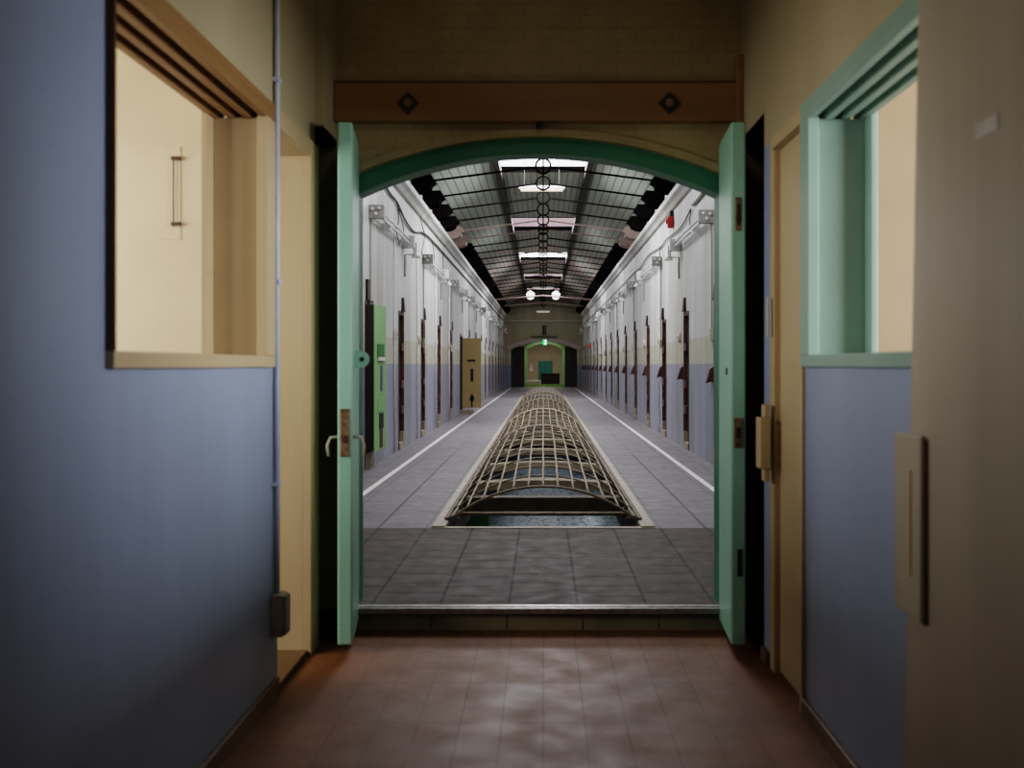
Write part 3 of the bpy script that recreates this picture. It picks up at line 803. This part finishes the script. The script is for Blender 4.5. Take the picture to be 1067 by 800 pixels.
# vertical pipes on the walls
for side, X, s, ys in (('left', WL, 1, (16.2, 19.1, 22.4, 25.6)), ('right', WR, -1, (20.9, 27.2, 33.4))):
    src = None
    for k, y in enumerate(ys):
        lab = 'thin upright pipe down the %s corridor wall, %s from the near arch' % (side, ORD[k])
        if src:
            c = src.copy(); C.objects.link(c); c.location = (X, y, 0); c['label'] = lab; continue
        src = MB().tube([(s*.025, 0, .02), (s*.025, 0, 3.66)], .014, 8).build('wall_pipe', M['white_enamel'], None, smooth=True, loc=(X, y, 0))
        tag(src, lab, 'pipe', 'upright pipes on the %s wall' % side)
fa = thing('alarm_box', 'small red alarm bell box high on the right corridor wall under the cornice', 'alarm', (WR, 18.8, 4.29))
MB().box(-.12, 0, -.08, .08, -.11, .11).build('case', M['red'], fa, .02)
MB().lathe([(.06, -.15), (.05, -.12)], 14, (0, 0, .02), 'x').build('sounder', M['red'], fa)
MB().box(-.07, 0, -.05, .05, .11, .22).build('mount', M['dark_iron'], fa)
rl = thing('alarm_lamp', 'red alarm lamp on the right corridor wall near the far end', 'alarm', (WR, 52, 2.5))
rl.scale = (.7, .7, .7)
MB().box(-.12, 0, -.12, .12, -.16, .16).build('case', M['red'], rl, .02)
MB().lathe([(.08, -.2), (.09, -.12)], 14, (0, 0, 0), 'x').build('lens', emissive('red_glow', (200, 40, 24), .5), rl)

# ---------------- far end: arched end wall and the room beyond
YE = 62.6
e_out = arch_pts(.05, 2.35, 2.62, 3.25); e_in = arch_pts(.05, 2.3, 2.40, 3.02)
ew = MB()
for (xa, za), (xb, zb) in zip(e_in, e_in[1:]): ew.prism([(xa, za), (xb, zb), (xb, 6.3), (xa, 6.3)], 'y', YE, YE+.3)
ew.box(-3.2, e_in[0][0], YE, YE+.3, -.1, 6.3).box(e_in[-1][0], 3.2, YE, YE+.3, -.1, 6.3)
struct('wall_back', ew, M['end_wall'])
ar = MB()
e_o2 = arch_pts(.05, 2.45, 2.66, 3.24)
for i in range(24): ar.prism([e_in[i], e_in[i+1], e_o2[i+1], e_o2[i]], 'y', YE-.04, YE)
struct('trim_42', ar, M['end_arch'])
struct('trim_43', MB().box(-2.5, 2.5, YE-.08, YE, 4.3, 4.38), M['pipe_cream'])
struct('trim_44', MB().box(-.75, .85, YE-.2, YE, 3.36, 3.42), M['concrete'])
pq = thing('wall_plaque', 'small dark upright plaque on the end wall above its ledge', 'plaque', (.07, YE, 3.43))
MB().box(-.13, .13, -.05, 0, 0, .62).build('board', M['dark_wood'], pq, .01)
MB().box(-.15, .15, -.07, 0, .60, .66).build('cap', M['brown_wood'], pq)
# passage behind the arch, then the green arched frame
YG = 65.2
for s in (-1, 1):
    x0, x1 = sorted((s*2.25+.05, s*2.6+.05))
    struct('wall_left' if s < 0 else 'wall_right', MB().box(x0, x1, YE+.3, YG, -.1, 3.3), M['corridor_wall'])
struct('floor', MB().box(-2.7, 2.7, YE, 75, -.3, 0), M['tile_walk'])
g_o = arch_pts(.1, 1.37, 2.70, 3.12); g_i = arch_pts(.1, 1.19, 2.52, 2.93)
gf = MB()
for i in range(24): gf.prism([g_i[i], g_i[i+1], g_o[i+1], g_o[i]], 'y', YG-.1, YG+.1)
gf.box(.1-1.37, .1-1.19, YG-.1, YG+.1, 0, 2.60).box(.1+1.19, .1+1.37, YG-.1, YG+.1, 0, 2.60)
struct('trim_45', gf, M['end_green'])
gw = MB()
for (xa, za), (xb, zb) in zip(g_o, g_o[1:]): gw.prism([(xa, za), (xb, zb), (xb, 4), (xa, 4)], 'y', YG-.05, YG+.1)
gw.box(-2.7, g_o[0][0], YG-.05, YG+.1, 0, 4).box(g_o[-1][0], 2.7, YG-.05, YG+.1, 0, 4)
struct('wall_back', gw, M['end_wall'])
struct('ceiling', MB().box(-2.7, 2.7, YE+.3, YG, 3.3, 3.4), M['end_wall'])
for s, w in ((-1, 'left'), (1, 'right')):
    d = thing('folding_door', 'dark folding door leaf beside the far green archway, at its %s' % w, 'door', (.1+s*1.37, YG-.12, 0), 0)
    x0, x1 = sorted((0, s*.42))
    MB().box(x0, x1, -.12, -.04, .03, 2.72).build('leaf', M['dark_wood'], d, .01)
    x0, x1 = sorted((s*.44, s*.80))
    MB().box(x0, x1, -.16, -.08, .03, 2.66).build('leaf', M['dark_wood'], d, .01)
    for z in (.5, 1.4, 2.3): MB().box(s*.43-.02, s*.43+.02, -.18, -.12, z, z+.12).build('hinge', M['dark_iron'], d)
sg = struct('trim_46', MB().box(-1.3, 1.5, YG-.6, YG+.2, 0, .05).box(-1.25, 1.45, YG-.2, YG+.1, .05, .18), M['lime'])
ex = thing('exit_sign', 'green and white running-man exit sign hanging at the top of the far green archway', 'sign', (.1, 61.5, 2.94))
ex.scale = (.78, 1, .8)
MB().box(-.16, .16, -.05, .05, -.20, .20).build('case', M['exit_green'], ex, .01)
MB().prism([(.0, .19), (.12, .19), (.12, -.18), (-.02, -.18), (-.06, -.02), (.02, .02)], 'y', -.056, -.05).build('doorway_symbol', M['exit_white'], ex)
fg = MB().lathe([(.035, -.062), (.035, -.055)], 12, (-.03, 0, .13), 'y')
fg.prism([(-.05, .09), (.02, .08), (.03, -.02), (.07, -.12), (.03, -.13), (-.01, -.04), (-.06, -.12), (-.12, -.13), (-.12, -.10), (-.08, -.09), (-.05, -.01), (-.06, .04), (-.10, .01), (-.12, .03)], 'y', -.062, -.056)
fg.build('running_figure', M['exit_green'], ex)
MB().tube([(0, 0, .2), (0, 0, 2.0)], .012, 6).build('stem', M['grey_metal'], ex)
# room beyond
struct('wall_back', MB().box(-2.7, 2.7, 74, 74.2, -.1, 4), M['end_room'])
for s in (-1, 1):
    x0, x1 = sorted((s*2.1+.1, s*2.3+.1)); struct('wall_left' if s < 0 else 'wall_right', MB().box(x0, x1, YG+.1, 74, 0, 4), M['end_room'])
struct('ceiling', MB().box(-2.7, 2.7, YG+.1, 74.2, 3.6, 3.7), M['end_wall'])
tb = thing('teal_cupboard', 'flat teal board standing against the far wall beyond the green archway', 'board', (.18, 73.99, 0))
MB().box(-.53, .53, -.12, 0, 0, 1.80).build('panel', M['teal_board'], tb, .01)
MB().box(-.012, .012, -.13, -.12, .3, 1.80).build('centre_joint', M['dim_hole'], tb)
ds = thing('reception_desk', 'dark brown desk standing in the room beyond the green archway', 'desk', (.52, 70, 0))
MB().box(-.68, .68, -.05, .0, .05, .84).build('front_panel', M['dark_wood'], ds, .01)
MB().box(-.72, .72, -.08, .6, .84, .88).build('desk_top', M['dark_wood'], ds, .01)
for s in (-1, 1): MB().box(s*.66-.02, s*.66+.02, 0, .56, 0, .84).build('side_panel', M['dark_wood'], ds)
ps = thing('wall_notice', 'pale arched picture on the wall left of the teal board', 'picture', (-.92, 74, .95))
MB().prism([(-.22, 0), (.22, 0), (.22, .5), (.12, .72), (0, .8), (-.12, .72), (-.22, .5)], 'y', -.03, 0).build('board', M['end_arch'], ps)
MB().prism([(-.12, .05), (.12, .05), (.12, .3), (.05, .45), (.04, .62), (-.04, .62), (-.05, .45), (-.12, .3)], 'y', -.04, -.03).build('pale_shape', M['white_enamel'], ps)
bn = thing('low_bench', 'low white bench beside the dark desk beyond the green archway', 'bench', (-.85, 71.5, 0))
MB().box(-.6, .75, -.2, .2, .28, .34).build('seat', M['white_enamel'], bn, .01)
for s in (-.5, .62): MB().box(s-.04, s+.04, -.16, .16, 0, .28).build('leg', M['white_enamel'], bn)

# ------------------------------------------------------------------ light
def area(name, loc, rot, sx, sy, power, col=(1, 1, 1), spread=PI):
    l = bpy.data.lights.new(name, 'AREA'); l.shape = 'RECTANGLE'; l.size = sx; l.size_y = sy; l.energy = power; l.color = col; l.spread = spread
    o = bpy.data.objects.new(name, l); C.objects.link(o); o.location = loc; o.rotation_euler = rot
    return o
for k, (a, b, t) in enumerate(SKY):
    area('skylight_lamp', (0, (a+b)/2, ZC+.02), (0, 0, 0), 1.9, b-a-.2, [180, 450, 270, 380, 150, 50][k], (.93, .95, 1))
# daylight through the windows of the two side rooms
area('day_left', (-4.55, 3.1, 2.3), (0, -PI/2, 0), 1.6, 3.8, 185, (1, .93, .84))
area('day_right', (4.45, 2.7, 2.3), (0, PI/2, 0), 1.6, 2.8, 350, (.97, .96, .97))
area('hall_fill', (0, 4.2, 4.05), (.35, 0, 0), 0.6, .6, 3.2, (1, .9, .72))  # added unseen fill light to brighten the wall above the arch
# added unseen fill lights that brighten the lower storey floor
for y in (14, 26, 38): area('lower_fill', (1.9, y, -.35), (0, 0, 0), .3, 1.2, 32, (.85, .95, 1))
area('end_room_fill', (.1, 70, 3.5), (0, 0, 0), 1.2, 2, 80, (1, .95, .85))  # unseen fill light, brightens the room beyond the green archway
area('end_passage_fill', (.1, 64, 3.2), (0, 0, 0), .4, .4, 25, (.95, 1, .9))  # unseen fill light with no fixture, for the passage behind the end arch

w = bpy.data.worlds.new('world'); bpy.context.scene.world = w; w.use_nodes = True
w.node_tree.nodes['Background'].inputs[0].default_value = (.7, .8, 1, 1); w.node_tree.nodes['Background'].inputs[1].default_value = .3

sc = bpy.context.scene
sc.view_settings.view_transform = 'Filmic'; sc.view_settings.look = 'Medium High Contrast'; sc.view_settings.exposure = 0
sc.cycles.use_denoising = True
sc.cycles.max_bounces = 7; sc.cycles.diffuse_bounces = 4
sc.cycles.sample_clamp_indirect = 6
sc.cycles.caustics_reflective = False; sc.cycles.caustics_refractive = False
